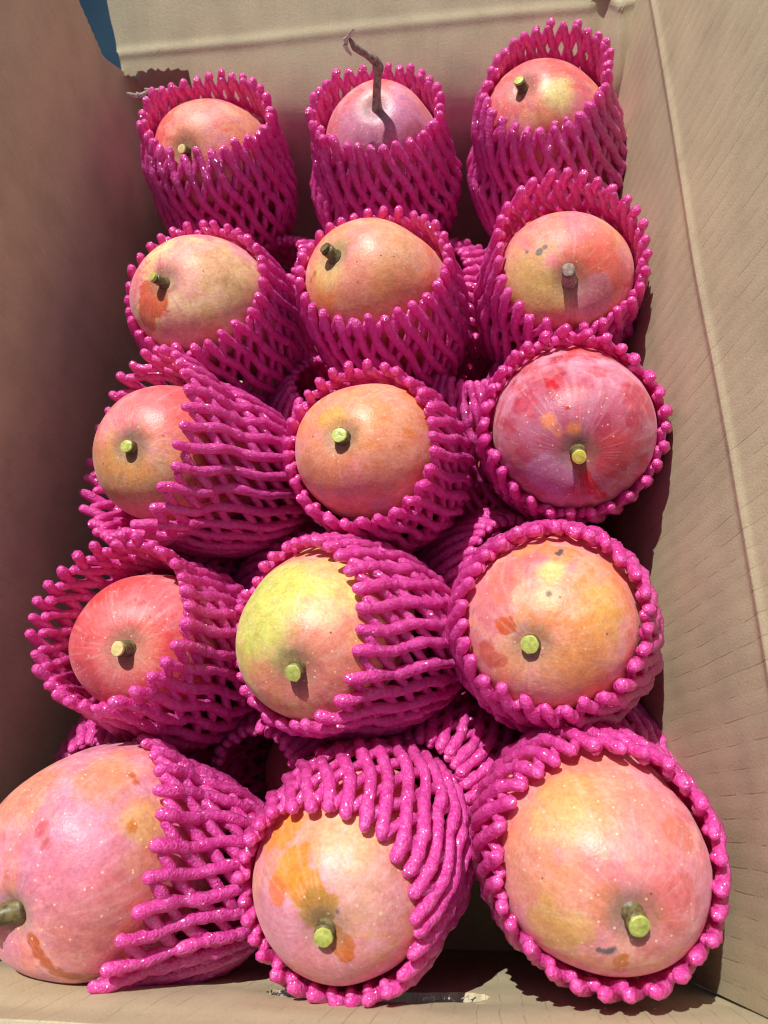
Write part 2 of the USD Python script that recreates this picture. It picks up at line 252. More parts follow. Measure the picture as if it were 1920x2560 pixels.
#   key, centre, stem axis, net axis, radius, half length, net rim height, rim radius, tint pair, blush, patches [(direction, degrees, colour, strength, softness)], skin look, lean
MANGOES = {
    '11': dict(c=(-0.1877, 0.4549, -0.007), s=(-0.10, -0.640, 0.760), n=(0.10, 0.04, 0.98), a=.043, h=.055, rim=.040, rr=.042, cut=.05, body=.052, cols=(PINK, PEACH, RED), tw=-.1),
    '12': dict(c=(-0.0649, 0.4483, -0.010), s=(0.05, -0.24, 0.97), n=(0.02, 0.02, 0.99), a=.042, h=.056, rim=.042, rr=.042, cut=.05, body=.053, cols=(LAV, PINK, RED), tw=.1),
    '13': dict(c=(0.0520, 0.4540, -0.008), s=(-0.38, -0.18, 0.90), n=(-0.06, 0.02, 0.98), a=.042, h=.057, rim=.046, rr=.038, body=.055, cut=.0, cols=(PINK, PEACH, RED), rimtilt=(.007, 1.2), tw=0),
    '21': dict(look='skin_dotted', c=(-0.1735, 0.3187, -0.006), s=(-0.20, -0.34, 0.84), n=(-0.08, -0.04, 0.98), a=.044, h=.057, rim=.028, rr=.045, cols=(PINK, CREAM, LAV)),
    '22': dict(look='skin_specked', c=(-0.0600, 0.3228, -0.008), s=(-0.420, -0.16, 0.868), n=(-0.08, -0.02, 0.99), a=.043, h=.057, rim=.031, rr=.043, cols=(PEACH, ORANGE, PINK)),
    '23': dict(c=(0.0541, 0.3282, -0.008), s=(-0.02, -0.68, 0.74), n=(0.06, -0.12, 0.96), a=.042, h=.055, rim=.032, rr=.044, cols=(PEACH, PINK, RED), rimtilt=(.006, 1.4)),
    '31': dict(look='skin_specked', c=(-0.1800, 0.2067, -0.006), s=(-0.09, -0.36, 0.90), n=(-0.56, -0.06, 0.83), a=.043, h=.055, rim=.030, rr=.0535, curl=.001, cols=(PEACH, PINK, RED)),
    '32': dict(look='skin_specked', c=(-0.0603, 0.2048, -0.008), s=(-0.20, -0.27, 0.93), n=(-0.14, -0.20, 0.95), a=.042, h=.054, rim=.030, rr=.043, cols=(PEACH, ORANGE, PINK)),
    '33': dict(c=(0.0525, 0.2182, -0.006), s=(-0.05, -0.70, 0.71), n=(-0.03, -0.28, 0.945), a=.045, h=.053, rim=.020, rr=.047, cols=(LAV, DEEP, RED)),
    '41': dict(c=(-0.1800, 0.0952, -0.017), s=(0.14, -0.28, 0.94), n=(-0.15, 0.05, 0.97), a=.041, h=.053, rim=.045, rr=.0435, cols=(PINK, RED, RED)),
    '42': dict(look='skin_dotted', c=(-0.0820, 0.1000, -0.006), s=(-0.06, -0.56, 0.82), n=(-0.58, -0.06, 0.81), a=.043, h=.056, rim=.024, rr=.042, cols=(PEACH, GREEN, PINK)),
    '43': dict(look='skin_specked', c=(0.0361, 0.1050, -0.006), s=(-0.29, -0.44, 0.85), n=(-0.06, -0.10, 0.985), a=.044, h=.052, rim=.030, rr=.040, body=.053, cols=(PINK, PEACH, ORANGE), tw=.3),
    '51': dict(look='skin_dotted', c=(-0.1840, -0.0130, 0.000), s=(-0.27, -0.45, 0.85), n=(-0.72, 0.12, 0.68), a=.052, h=.050, flat=.94, rim=-.004, rr=.052, cols=(LAV, PINK, PEACH)),
    '52': dict(c=(-0.0631, -0.0130, -0.008), s=(-0.03, -0.42, 0.90), n=(-0.16, -0.36, 0.92), a=.043, h=.052, rim=.032, rr=.038, cols=(PEACH, PINK, LAV), tw=.2),
    '53': dict(look='skin_dotted', c=(0.0490, -0.0010, -0.008), s=(0.12, -0.41, 0.90), n=(0.0, -0.14, 0.99), a=.046, h=.056, rim=.028, rr=.045, body=.0535, cols=(PINK, PEACH, LAV), tw=.2),
}
# marks on the skins: direction from the fruit's centre, size in degrees, colour, strength, softness of the edge
PATCHES = {
    '11': [((0.736, -0.038, 0.675), 16, (232, 150, 110), 0.6, 0.5), ((0.042, -0.552, 0.833), 14, (222, 130, 110), 0.6, 0.5), ((0.136, -0.127, 0.983), 16, (228, 140, 140), 0.5, 0.5), ((0.024, -0.621, 0.784), 3, (110, 80, 70), 0.5, 0.6)],
    '12': [((-0.269, -0.49, 0.829), 22, (205, 125, 160), 0.8, 0.5), ((0.425, -0.392, 0.816), 20, (210, 130, 170), 0.8, 0.4), ((-0.579, -0.26, 0.773), 10, (220, 100, 100), 0.5, 0.4), ((0.555, -0.424, 0.716), 9, (200, 100, 120), 0.6, 0.1)],
    '13': [((-0.098, -0.071, 0.993), 26, (222, 92, 92), 0.7, 0.5), ((0.026, -0.365, 0.93), 11, (240, 215, 140), 0.9, 0.5), ((-0.51, -0.271, 0.816), 10, (228, 100, 90), 0.6, 0.4), ((0.427, 0.139, 0.893), 12, (225, 110, 110), 0.6, 0.3)],
    '21': [((-0.367, -0.471, 0.802), 13, (222, 82, 45), 0.9, 0.12), ((-0.491, -0.624, 0.608), 8, (222, 96, 60), 0.8, 0.12), ((0.444, -0.218, 0.869), 20, (228, 180, 125), 0.7, 0.5), ((0.674, -0.421, 0.607), 17, (208, 168, 115), 0.8, 0.5), ((0.144, -0.135, 0.98), 22, (230, 130, 140), 0.7, 0.5), ((-0.034, -0.825, 0.564), 16, (225, 140, 135), 0.6, 0.4), ((0.289, -0.799, 0.527), 7, (230, 140, 100), 0.6, 0.15), ((-0.271, -0.325, 0.906), 6, (180, 120, 90), 0.5, 0.5)],
    '22': [((-0.027, -0.646, 0.763), 26, (232, 160, 110), 0.7, 0.5), ((-0.512, -0.331, 0.793), 12, (238, 190, 120), 0.8, 0.5), ((-0.21, -0.466, 0.86), 13, (232, 130, 120), 0.55, 0.5), ((0.306, 0.02, 0.952), 22, (232, 172, 130), 0.7, 0.5), ((-0.668, -0.245, 0.702), 2.2, (190, 110, 40), 0.8, 0.3), ((-0.724, -0.263, 0.637), 2, (190, 110, 40), 0.8, 0.3), ((-0.399, -0.085, 0.913), 8, (225, 190, 120), 0.7, 0.5), ((0.428, -0.513, 0.744), 14, (228, 140, 95), 0.6, 0.5)],
    '23': [((-0.533, -0.524, 0.665), 20, (226, 182, 105), 0.8, 0.5), ((-0.316, -0.738, 0.597), 14, (220, 180, 105), 0.8, 0.5), ((0.261, -0.484, 0.836), 24, (222, 96, 80), 0.75, 0.35), ((0.243, -0.77, 0.59), 13, (205, 130, 150), 0.7, 0.2), ((0.103, -0.013, 0.995), 16, (226, 130, 140), 0.6, 0.4), ((-0.349, -0.355, 0.867), 2.4, (110, 110, 110), 0.85, 0.15), ((-0.487, -0.287, 0.825), 1.6, (120, 110, 100), 0.8, 0.15), ((-0.284, -0.327, 0.901), 1.4, (110, 110, 110), 0.8, 0.15), ((-0.277, -0.1, 0.956), 12, (232, 150, 120), 0.6, 0.4)],
    '31': [((0.349, 0.208, 0.914), 30, (224, 98, 104), 0.8, 0.5), ((-0.0, 0.058, 0.998), 14, (225, 120, 125), 0.6, 0.4), ((-0.416, -0.608, 0.676), 22, (214, 150, 86), 0.85, 0.5), ((0.187, -0.729, 0.658), 20, (206, 165, 112), 0.8, 0.5), ((0.003, -0.557, 0.831), 10, (230, 150, 80), 0.7, 0.4), ((-0.051, -0.333, 0.941), 9, (130, 100, 95), 0.55, 0.6), ((0.582, -0.36, 0.729), 14, (210, 120, 90), 0.6, 0.4)],
    '32': [((-0.006, 0.022, 1.0), 24, (233, 150, 95), 0.7, 0.5), ((-0.308, -0.054, 0.95), 8, (235, 165, 70), 0.8, 0.3), ((-0.081, -0.759, 0.646), 20, (224, 124, 120), 0.7, 0.5), ((-0.44, -0.431, 0.788), 16, (230, 135, 90), 0.6, 0.4), ((0.431, -0.498, 0.752), 18, (232, 140, 110), 0.6, 0.4), ((0.205, -0.882, 0.425), 10, (190, 130, 140), 0.5, 0.3), ((-0.15, -0.275, 0.95), 5, (150, 120, 90), 0.5, 0.6)],
    '33': [((-0.32, 0.017, 0.947), 3.2, (196, 18, 36), 0.98, 0.06), ((-0.265, -0.05, 0.963), 2, (196, 18, 36), 0.98, 0.06), ((-0.153, -0.308, 0.939), 1.7, (196, 18, 36), 0.98, 0.06), ((-0.334, -0.403, 0.852), 4.5, (238, 140, 84), 0.8, 0.4), ((-0.096, -0.509, 0.856), 4, (238, 132, 74), 0.85, 0.4), ((-0.245, -0.518, 0.819), 2.5, (238, 132, 74), 0.6, 0.4), ((0.312, -0.682, 0.661), 14, (200, 50, 62), 0.75, 0.35), ((0.571, -0.119, 0.812), 10, (185, 50, 80), 0.6, 0.15), ((0.188, 0.161, 0.969), 7, (206, 60, 70), 0.6, 0.12), ((-0.603, -0.115, 0.789), 9, (196, 60, 90), 0.6, 0.12), ((0.48, -0.833, 0.275), 10, (190, 70, 90), 0.6, 0.12), ((-0.756, -0.589, 0.285), 12, (190, 70, 100), 0.6, 0.15), ((-0.019, -0.796, 0.605), 4.0, (200, 8, 26), 0.98, 0.05), ((0.022, -0.845, 0.534), 4.0, (200, 8, 26), 0.98, 0.05), ((0.066, -0.892, 0.447), 4.0, (200, 8, 26), 0.98, 0.05), ((0.123, -0.924, 0.362), 4.0, (200, 8, 26), 0.98, 0.05), ((0.203, -0.949, 0.241), 4.0, (200, 8, 26), 0.98, 0.05), ((-0.056, -0.758, 0.65), 4.0, (200, 8, 26), 0.98, 0.05), ((-0.121, -0.622, 0.773), 42, (174, 72, 108), 0.62, 0.5), ((-0.303, -0.826, 0.476), 15, (200, 124, 164), 0.75, 0.15), ((0.432, -0.902, 0.019), 8, (196, 110, 150), 0.6, 0.15)],
    '41': [((-0.266, 0.539, 0.799), 24, (222, 62, 62), 0.75, 0.5), ((-0.451, -0.26, 0.854), 20, (214, 74, 80), 0.7, 0.5), ((0.058, -0.437, 0.898), 16, (228, 126, 122), 0.8, 0.5), ((0.228, -0.271, 0.935), 14, (232, 130, 110), 0.7, 0.5), ((-0.31, -0.53, 0.789), 12, (200, 60, 70), 0.7, 0.2), ((-0.141, -0.012, 0.99), 12, (230, 110, 110), 0.5, 0.4)],
    '42': [((-0.456, 0.228, 0.86), 30, (212, 212, 104), 0.95, 0.45), ((-0.424, -0.224, 0.877), 18, (206, 200, 100), 0.85, 0.5), ((0.224, 0.459, 0.86), 18, (226, 186, 116), 0.8, 0.5), ((0.154, -0.39, 0.908), 24, (224, 128, 112), 0.8, 0.5), ((-0.231, -0.694, 0.682), 16, (222, 128, 100), 0.7, 0.5), ((-0.158, -0.491, 0.857), 7, (200, 190, 105), 0.7, 0.5), ((0.185, -0.078, 0.98), 9, (236, 200, 150), 0.7, 0.5), ((-0.018, -0.692, 0.722), 12, (226, 120, 110), 0.7, 0.4)],
    '43': [((-0.088, 0.222, 0.971), 8, (240, 212, 130), 0.75, 0.5), ((-0.144, -0.049, 0.988), 6, (236, 195, 130), 0.5, 0.5), ((0.018, 0.493, 0.87), 2.4, (82, 78, 76), 0.95, 0.15), ((0.043, 0.542, 0.839), 1.6, (82, 78, 76), 0.95, 0.15), ((-0.118, -0.014, 0.993), 1.6, (84, 74, 50), 0.9, 0.2), ((-0.497, -0.268, 0.825), 4.6, (216, 88, 30), 0.9, 0.08), ((-0.557, -0.243, 0.794), 2.6, (216, 88, 30), 0.85, 0.08), ((-0.663, -0.47, 0.583), 7.5, (216, 92, 62), 0.8, 0.1), ((-0.533, -0.535, 0.656), 4, (216, 92, 62), 0.7, 0.1), ((0.385, -0.192, 0.903), 16, (234, 170, 84), 0.8, 0.5), ((0.208, -0.479, 0.853), 16, (232, 150, 90), 0.6, 0.5), ((-0.525, 0.262, 0.81), 16, (226, 110, 100), 0.7, 0.4), ((-0.706, -0.708, -0.008), 16, (222, 130, 140), 0.6, 0.3), ((0.042, -0.623, 0.781), 14, (232, 150, 80), 0.6, 0.4), ((-0.647, -0.017, 0.762), 13, (224, 120, 120), 0.6, 0.4)],
    '51': [((0.286, 0.676, 0.68), 14, (224, 146, 92), 0.7, 0.5), ((0.46, 0.719, 0.521), 2.6, (210, 110, 52), 0.9, 0.1), ((0.52, 0.652, 0.551), 2.2, (210, 110, 52), 0.9, 0.1), ((0.621, 0.279, 0.732), 2.6, (212, 124, 56), 0.9, 0.1), ((0.667, 0.365, 0.65), 11, (224, 172, 100), 0.75, 0.4), ((-0.034, 0.239, 0.97), 3.4, (200, 70, 80), 0.7, 0.2), ((0.023, 0.129, 0.991), 2.6, (200, 70, 80), 0.7, 0.2), ((0.256, -0.062, 0.965), 26, (218, 122, 150), 0.65, 0.5), ((0.731, -0.292, 0.617), 22, (216, 110, 104), 0.7, 0.4), ((0.376, -0.469, 0.799), 18, (212, 122, 120), 0.6, 0.4), ((-0.401, 0.564, 0.722), 20, (226, 146, 100), 0.7, 0.5), ((-0.068, -0.632, 0.772), 4.2, (196, 84, 22), 0.95, 0.1), ((-0.031, -0.709, 0.704), 4.2, (196, 84, 22), 0.95, 0.1), ((0.028, -0.771, 0.636), 4.2, (196, 84, 22), 0.95, 0.1), ((0.099, -0.827, 0.553), 4.2, (190, 84, 24), 0.95, 0.1), ((0.191, -0.854, 0.484), 4.2, (190, 84, 24), 0.95, 0.1), ((0.294, -0.868, 0.399), 4.2, (180, 90, 40), 0.9, 0.1), ((0.394, -0.864, 0.315), 4.2, (190, 100, 50), 0.9, 0.1), ((0.782, 0.09, 0.616), 12, (222, 150, 120), 0.6, 0.4)],
    '52': [((-0.602, 0.309, 0.736), 15, (238, 150, 56), 0.9, 0.15), ((-0.346, 0.039, 0.938), 11, (238, 150, 56), 0.9, 0.12), ((-0.209, -0.123, 0.97), 9, (222, 146, 56), 0.9, 0.1), ((-0.1, -0.26, 0.96), 8, (186, 130, 46), 0.9, 0.12), ((-0.06, -0.336, 0.94), 5, (160, 110, 40), 0.85, 0.15), ((0.027, -0.207, 0.978), 4, (196, 140, 56), 0.85, 0.1), ((0.114, -0.527, 0.842), 6, (212, 104, 34), 0.95, 0.06), ((0.145, -0.592, 0.793), 4, (212, 104, 34), 0.95, 0.06), ((0.054, -0.443, 0.895), 3.4, (200, 110, 40), 0.95, 0.06), ((0.241, 0.287, 0.927), 20, (232, 190, 145), 0.7, 0.5), ((-0.498, -0.39, 0.774), 18, (216, 140, 160), 0.75, 0.4), ((-0.599, 0.065, 0.798), 7, (218, 150, 140), 0.8, 0.08), ((-0.456, -0.16, 0.875), 6, (232, 120, 60), 0.8, 0.1), ((0.525, -0.107, 0.845), 16, (216, 140, 140), 0.7, 0.4), ((0.26, -0.235, 0.936), 14, (224, 168, 140), 0.6, 0.4), ((0.033, -0.638, 0.77), 16, (222, 136, 150), 0.7, 0.4), ((0.657, 0.114, 0.745), 10, (225, 140, 110), 0.6, 0.3), ((0.076, -0.274, 0.959), 1, (96, 80, 70), 0.8, 0.2)],
    '53': [((-0.254, 0.439, 0.862), 20, (216, 168, 92), 0.8, 0.5), ((0.177, 0.508, 0.843), 16, (222, 140, 120), 0.6, 0.3), ((-0.416, 0.19, 0.889), 12, (230, 180, 120), 0.7, 0.4), ((0.275, 0.137, 0.952), 24, (222, 136, 140), 0.7, 0.5), ((-0.465, -0.574, 0.674), 13, (224, 164, 84), 0.85, 0.25), ((-0.292, -0.498, 0.816), 8, (226, 170, 100), 0.7, 0.2), ((0.043, -0.728, 0.685), 3.6, (214, 116, 28), 0.97, 0.06), ((0.041, -0.802, 0.596), 3, (214, 116, 28), 0.97, 0.06), ((0.056, -0.679, 0.732), 2.6, (214, 116, 28), 0.97, 0.06), ((-0.121, -0.645, 0.755), 1.1, (86, 90, 96), 0.9, 0.15), ((-0.077, -0.651, 0.755), 1.1, (86, 90, 96), 0.9, 0.15), ((-0.046, -0.647, 0.761), 1.3, (86, 90, 96), 0.9, 0.15), ((-0.017, -0.629, 0.777), 1, (86, 90, 96), 0.9, 0.15), ((0.356, -0.336, 0.872), 12, (216, 96, 88), 0.7, 0.3), ((0.274, -0.573, 0.772), 10, (214, 110, 120), 0.6, 0.3), ((-0.609, -0.094, 0.788), 18, (234, 160, 112), 0.7, 0.4), ((-0.321, -0.288, 0.902), 14, (232, 160, 110), 0.6, 0.4), ((-0.104, 0.124, 0.987), 9, (232, 176, 150), 0.4, 0.5), ((0.566, 0.153, 0.81), 8, (214, 110, 80), 0.6, 0.12), ((-0.073, -0.349, 0.934), 8, (230, 140, 100), 0.6, 0.15), ((0.077, -0.409, 0.909), 7, (150, 130, 120), 0.5, 0.5)],
}
# end patches
for _k, _l in PATCHES.items(): MANGOES[_k]['patch'] = [(a, b, srgb(c) * .88, s, f) for a, b, c, s, f in _l]
def mango_shape(d, dirs):
    """Distance from the centre along local unit directions (z to the stem)."""
    a, h = d['a'], d['h']
    n = d.get('p', 2.25)
    x, y, z = dirs[..., 0] / a, dirs[..., 1] / (a * d.get('flat', .95)), dirs[..., 2] / h
    r = (np.abs(np.hypot(x, y)) ** n + np.abs(z) ** n) ** (-1 / n)
    seed = d['seed']
    lo = np.clip(-dirs[..., 2], 0, 1); r = r * (1 + .28 * lo ** 2 * d.get('long', 1))
    r = r * (1 + (meshkit.fbm(dirs * 1.3 + seed, 2, seed) - .5) * .09)
    ph = np.arccos(np.clip(dirs[..., 2], -1, 1))
    return r - d.get('cav', .0032) * np.exp(-(ph / .17) ** 2) - .002 * np.exp(-(ph / .45) ** 2)
def build_mango(key, d, idx, label, group='mangoes packed in the box'):
    d['seed'] = idx * 7 + 3
    A, B, N = frame(d['s']); Rm = np.stack([A, B, N])       # rows: local axes in the world
    nl, nm = 150, 210
    ph = np.pi * (np.linspace(0, 1, nl) ** 1.25); ph[0] = 1e-4; ph[-1] = np.pi - 1e-4
    th = np.arange(nm) / nm * 2 * np.pi
    PH, TH = np.meshgrid(ph, th, indexing='ij')
    dl = np.stack([np.sin(PH) * np.cos(TH), np.sin(PH) * np.sin(TH), np.cos(PH)], -1)
    r = mango_shape(d, dl); W = (dl * r[..., None]) @ Rm; dw = dl @ Rm
    i = np.arange(nl - 1)[:, None] * nm; j = np.arange(nm)[None]; k = (j + 1) % nm
    f = np.stack([i + j, i + nm + j, i + nm + k, i + k], -1).reshape(-1, 4)
    c1, c2, c3 = d['cols']; s = d['seed']
    big = meshkit.fbm(dl * 1.7 + s * 1.7, 3, s); mid = meshkit.fbm(dl * 5 + s, 4, s + 1); st = meshkit.fbm(np.stack([np.cos(TH) * 7, np.sin(TH) * 7, PH * 1.2 + s], -1), 4, s + 2)
    fine = meshkit.fbm(dl * 16 + s, 3, s + 4)
    w = lambda x: x[..., None]
    mixv = big * .5 + mid * .2 + st * .3 + fine * .1
    col = c1 + (c2 - c1) * w(smooth01(mixv, .48, .62))
    col = col + (c3 - col) * w(.75 * smooth01(.5 * meshkit.fbm(dl * 2.2 - s, 3, s + 9) + .3 * st + .2 * fine, .48, .64))
    rub = np.zeros(PH.shape)
    if d.get('wax', 1):                                     # powdery bloom rubbed off in hard-edged flakes
        wx = smooth01(meshkit.fbm(dl * 4.2 + s * 3, 5, s + 6), .50, .53)
        col = col + ((col * 1.0 + np.array([.30, .22, .27])) / 1.28 - col) * w((1 - wx) * .42)
        rub = np.maximum(rub, wx * .35)
    for (dirn, deg, colour, strength, soft) in sorted(d.get('patch', ()), key=lambda q: -q[1]):
        ang = np.degrees(np.arccos(np.clip(dw @ unit(dirn), -1, 1))) + (mid - .5) * deg * 1.1 + (fine - .5) * deg * .5
        m_ = 1 - smooth01(ang, deg * (1 - soft), deg * (1 + soft) + .3)
        col = col + (colour - col) * w(m_ * strength)
        if soft < .2: rub = np.maximum(rub, m_)
    col = col * w(1 + .30 * (fine - .5) + .22 * (st - .5)); col = col + w(smooth01(meshkit.fbm(np.stack([np.cos(TH) * 26, np.sin(TH) * 26, PH * 3 + s], -1), 3, s + 12), .56, .72) * .16) * (np.array([.75, .55, .58]) - col)
    gz = np.exp(-((PH - .13) / .09) ** 2) * (.35 + .5 * mid)   # greyish ring at the stalk
    col = col + (np.array([.22, .17, .10]) - col) * w(np.clip(gz * d.get('ring', .8), 0, 1))
    root = thing('mango', d['c'], label=label, category='mango', group=group)
    pr = part(root, 'fruit_skin', (W.reshape(-1, 3), f), d.get('look', 'skin_plain'))
    api = UsdGeom.PrimvarsAPI(pr)
    api.CreatePrimvar('skin', Sdf.ValueTypeNames.Color3fArray, 'vertex').Set(Vt.Vec3fArray.FromNumpy(np.clip(col, .004, .95).reshape(-1, 3).astype(np.float32)))
    api.CreatePrimvar('rub', Sdf.ValueTypeNames.FloatArray, 'vertex').Set(Vt.FloatArray.FromNumpy(rub.reshape(-1).astype(np.float32)))
    top = N * mango_shape(d, np.array([[0, 0, 1.0]]))[0]
    return root, top, N
def build_stem(root, top, axis, kind, length=.008, rad=.0034, bend=(0, 0, 0), end=None, seed=0):
    r = np.random.default_rng(seed)
    t = np.linspace(0, 1, 9)
    ax = unit(axis + np.array(bend))
    path = top - axis * .002 + np.outer(t * (length + .002), ax)
    rad_ = rad * (1.35 - .42 * smooth01(t, 0, .45)) * (1 + r.normal(0, .03, 9))
    base, endm = {'green': ('stem_dark', 'stem_green'), 'pale': ('stem_dark', 'stem_pale'), 'yellow': ('stem_dark', 'stem_yellow'), 'dark': ('stem_dark', 'stem_dark'), 'wood': ('stem_wood', 'stem_wood')}[kind]
    st = part(root, 'stem', tube(path[:-1], rad_[:-1], 14, caps=False), base)
    a_, b_, _ = frame(ax); th = np.arange(16) / 16 * 2 * np.pi; ring = lambda rr_, z_: path[-1] + ax * z_ + rr_ * (np.cos(th)[:, None] * a_ + np.sin(th)[:, None] * b_)
    rl = rad_[-1]; tilt = 1 + 0 * th
    r_ = np.random.default_rng(seed + 90); wob = 1 + r_.normal(0, .03, 16)[:, None]; sl = r_.uniform(-.0007, .0007, 2)
    def ring(rr_, z_):
        xy = rr_ * np.stack([np.cos(th), np.sin(th)], 1) * wob
        return path[-1] + xy[:, :1] * a_ + xy[:, 1:] * b_ + ax * (z_ + (xy @ (sl / rl))[:, None])
    v = np.vstack([ring(rl * .90, -.0012), ring(rl * .97, .0001), ring(rl * .90, .0007), ring(rl * .55, .0010), ring(rl * .2, .0009), (path[-1] + ax * .0009)[None], (path[-1] - ax * .0012)[None]])
    f = []
    for q in range(4):
        for i_ in range(16):
            k_ = (i_ + 1) % 16; f += [(q * 16 + i_, q * 16 + k_, q * 16 + 16 + k_), (q * 16 + i_, q * 16 + 16 + k_, q * 16 + 16 + i_)]
    for i_ in range(16): f += [(64 + i_, 64 + (i_ + 1) % 16, 80), ((i_ + 1) % 16, i_, 81)]
    usdm = part(str(st.GetPath()), 'cut_end', (v, np.array(f)), endm, smooth=35)

# ------------------------------------------------------------------ foam nets
NS = 29
def ray_r(d, O, e):
    """Outward distance from points O (relative to the fruit's centre) along e to the fruit's ellipsoid, 0 where it passes clear of it."""
    S = np.stack(frame(d['s'])); k = np.array([1 / d['a'], 1 / d['a'], 1 / d['h']])
    o, v = (O @ S.T) * k, (e @ S.T) * k
    A_, B_, C_ = (v * v).sum(-1), (o * v).sum(-1), (o * o).sum(-1) - 1
    q = B_ * B_ - A_ * C_
    return np.where(q > 0, (-B_ + np.sqrt(np.maximum(q, 0))) / A_, 0)
def build_net(key, d, idx, label, group='pink foam nets around the mangoes'):
    rng = np.random.default_rng(500 + idx)
    U, V, N = frame(d['n'])
    hb, ht = -d.get('deep', .088), d['rim']
    hs = np.linspace(hb, ht + .012, 90); ths = np.linspace(0, 2 * np.pi, 97)[:-1]
    H, TH = np.meshgrid(hs, ths, indexing='ij')
    e = np.cos(TH)[..., None] * U + np.sin(TH)[..., None] * V
    R = ray_r(d, H[..., None] * N, e)
    R = np.where(R > 0, np.maximum(R, .006) + .0048, .012)
    fl = d['rr'] * (1 + .05 * np.cos(2 * (TH - rng.uniform(0, 6)))) * smooth01(H, -.03, .008) * (1 + d.get('taper', 0.) * (ht - H) / .05)
    R = np.maximum(R, fl)
    bar = d.get('body', .0505) * np.sqrt(np.clip(1 - (np.abs(H) / .098) ** 2.6, 0, 1)) * (1 - smooth01(H, -.012, .004))
    R = np.maximum(R, bar)
    from scipy.ndimage import gaussian_filter
    R = gaussian_filter(R, (2.5, 2.5), mode=('nearest', 'wrap'))
    R = R + (meshkit.fbm(np.stack([np.cos(TH) * 1.5, np.sin(TH) * 1.5, H * 25 + idx], -1), 2, idx) - .5) * .005 * smooth01(H, -.02, ht)
    from scipy.interpolate import RegularGridInterpolator
    Rf = RegularGridInterpolator((hs, np.linspace(0, 2 * np.pi, 97)), np.hstack([R, R[:, :1]]), bounds_error=False, fill_value=None)
    Rm = R.mean(1); a = d.get('seg', .0146)
    # levels: a strand advances half a tooth per crossing; the distance between crossings follows from the stretch
    lev_h = [ht]; h = ht
    while h > hb:
        i = np.searchsorted(hs, h); i = min(max(i, 1), 88); r = Rm[i]; slope = (Rm[i] - Rm[i - 1]) / (hs[1] - hs[0])
        ds = math.sqrt(max(a * a - (math.pi * r / NS) ** 2, (.45 * a) ** 2)); h -= ds / math.sqrt(1 + slope * slope); lev_h.append(h)
        if len(lev_h) > 30: break
    lev_h = np.array(lev_h); levels = np.arange(len(lev_h))
    root = thing('foam_net', d['c'], label=label, category='foam net', group=group)
    ph0, twist = rng.uniform(0, 6.28), d.get('tw', -.45) * math.pi / NS
    rimw = [rng.normal(0, .0016), rng.uniform(0, 6.28), rng.normal(0, .0012), rng.uniform(0, 6.28)]
    strand_r = d.get('sr', .00285)
    for sign in (1, -1):
        for kk in range(NS):
            start = rng.uniform(-.14, .14) + (-.08 if sign > 0 else d.get('cut', .26))
            l = np.arange(start, levels[-1] - .02, .135)
            hh = np.interp(l, levels, lev_h); ext = l < 0
            hh = np.where(ext, ht - l * .014, hh)
            t_ = ph0 + 2 * np.pi * kk / NS + sign * (math.pi / NS) * l + twist * l + rng.normal(0, .010) + .02 * np.sin(l * 2 + kk)
            rim_k = d.get('rimtilt', (0, 0)); up = smooth01(hh, hb, ht)
            dh = rimw[0] * np.sin(t_ + rimw[1]) + rimw[2] * np.sin(3 * t_ + rimw[3]) + rim_k[0] * np.cos(t_ - rim_k[1])
            hh = hh + dh * up
            rad_at = Rf(np.stack([np.clip(hh, hs[0], hs[-1]), np.mod(t_, 2 * np.pi)], -1))
            off = (.0013 if sign > 0 else -.0006) + rng.normal(0, .0004) + d.get('curl', -.0004) * np.exp(-(l - start) / .4)
            e_ = np.cos(t_)[:, None] * U + np.sin(t_)[:, None] * V
            P = hh[:, None] * N + e_ * (rad_at + off)[:, None]
            P = P + (meshkit.noise(P * 160 + kk * 3.7 + idx, 5)[:, None] - .5) * e_ * .0012
            # resample evenly
            L_ = np.r_[0, np.cumsum(np.linalg.norm(np.diff(P, axis=0), axis=1))]; n = max(8, int(L_[-1] / .0021)); q = np.linspace(0, L_[-1], n)
            P = np.stack([np.interp(q, L_, P[:, i]) for i in range(3)], 1); e_ = np.stack([np.interp(q, L_, e_[:, i]) for i in range(3)], 1)
            s = strand_r * (1.06 if sign > 0 else .92)
            rad = s * (1 + (meshkit.noise(np.stack([q * 330, q * 0 + kk, q * 0 + idx * 9.1 + sign], -1), 2) - .5) * .38)
            rad = rad * (1 - .06 * np.exp(-q / .002))
            v, f = tube(P, rad, 7, e_)
            v = v + (meshkit.noise(v * 520 + idx, 8)[:, None] - .5) * .0009 * unit(e_.mean(0))
            part(root, 'strand', (v, f), 'pink_foam')
    return root

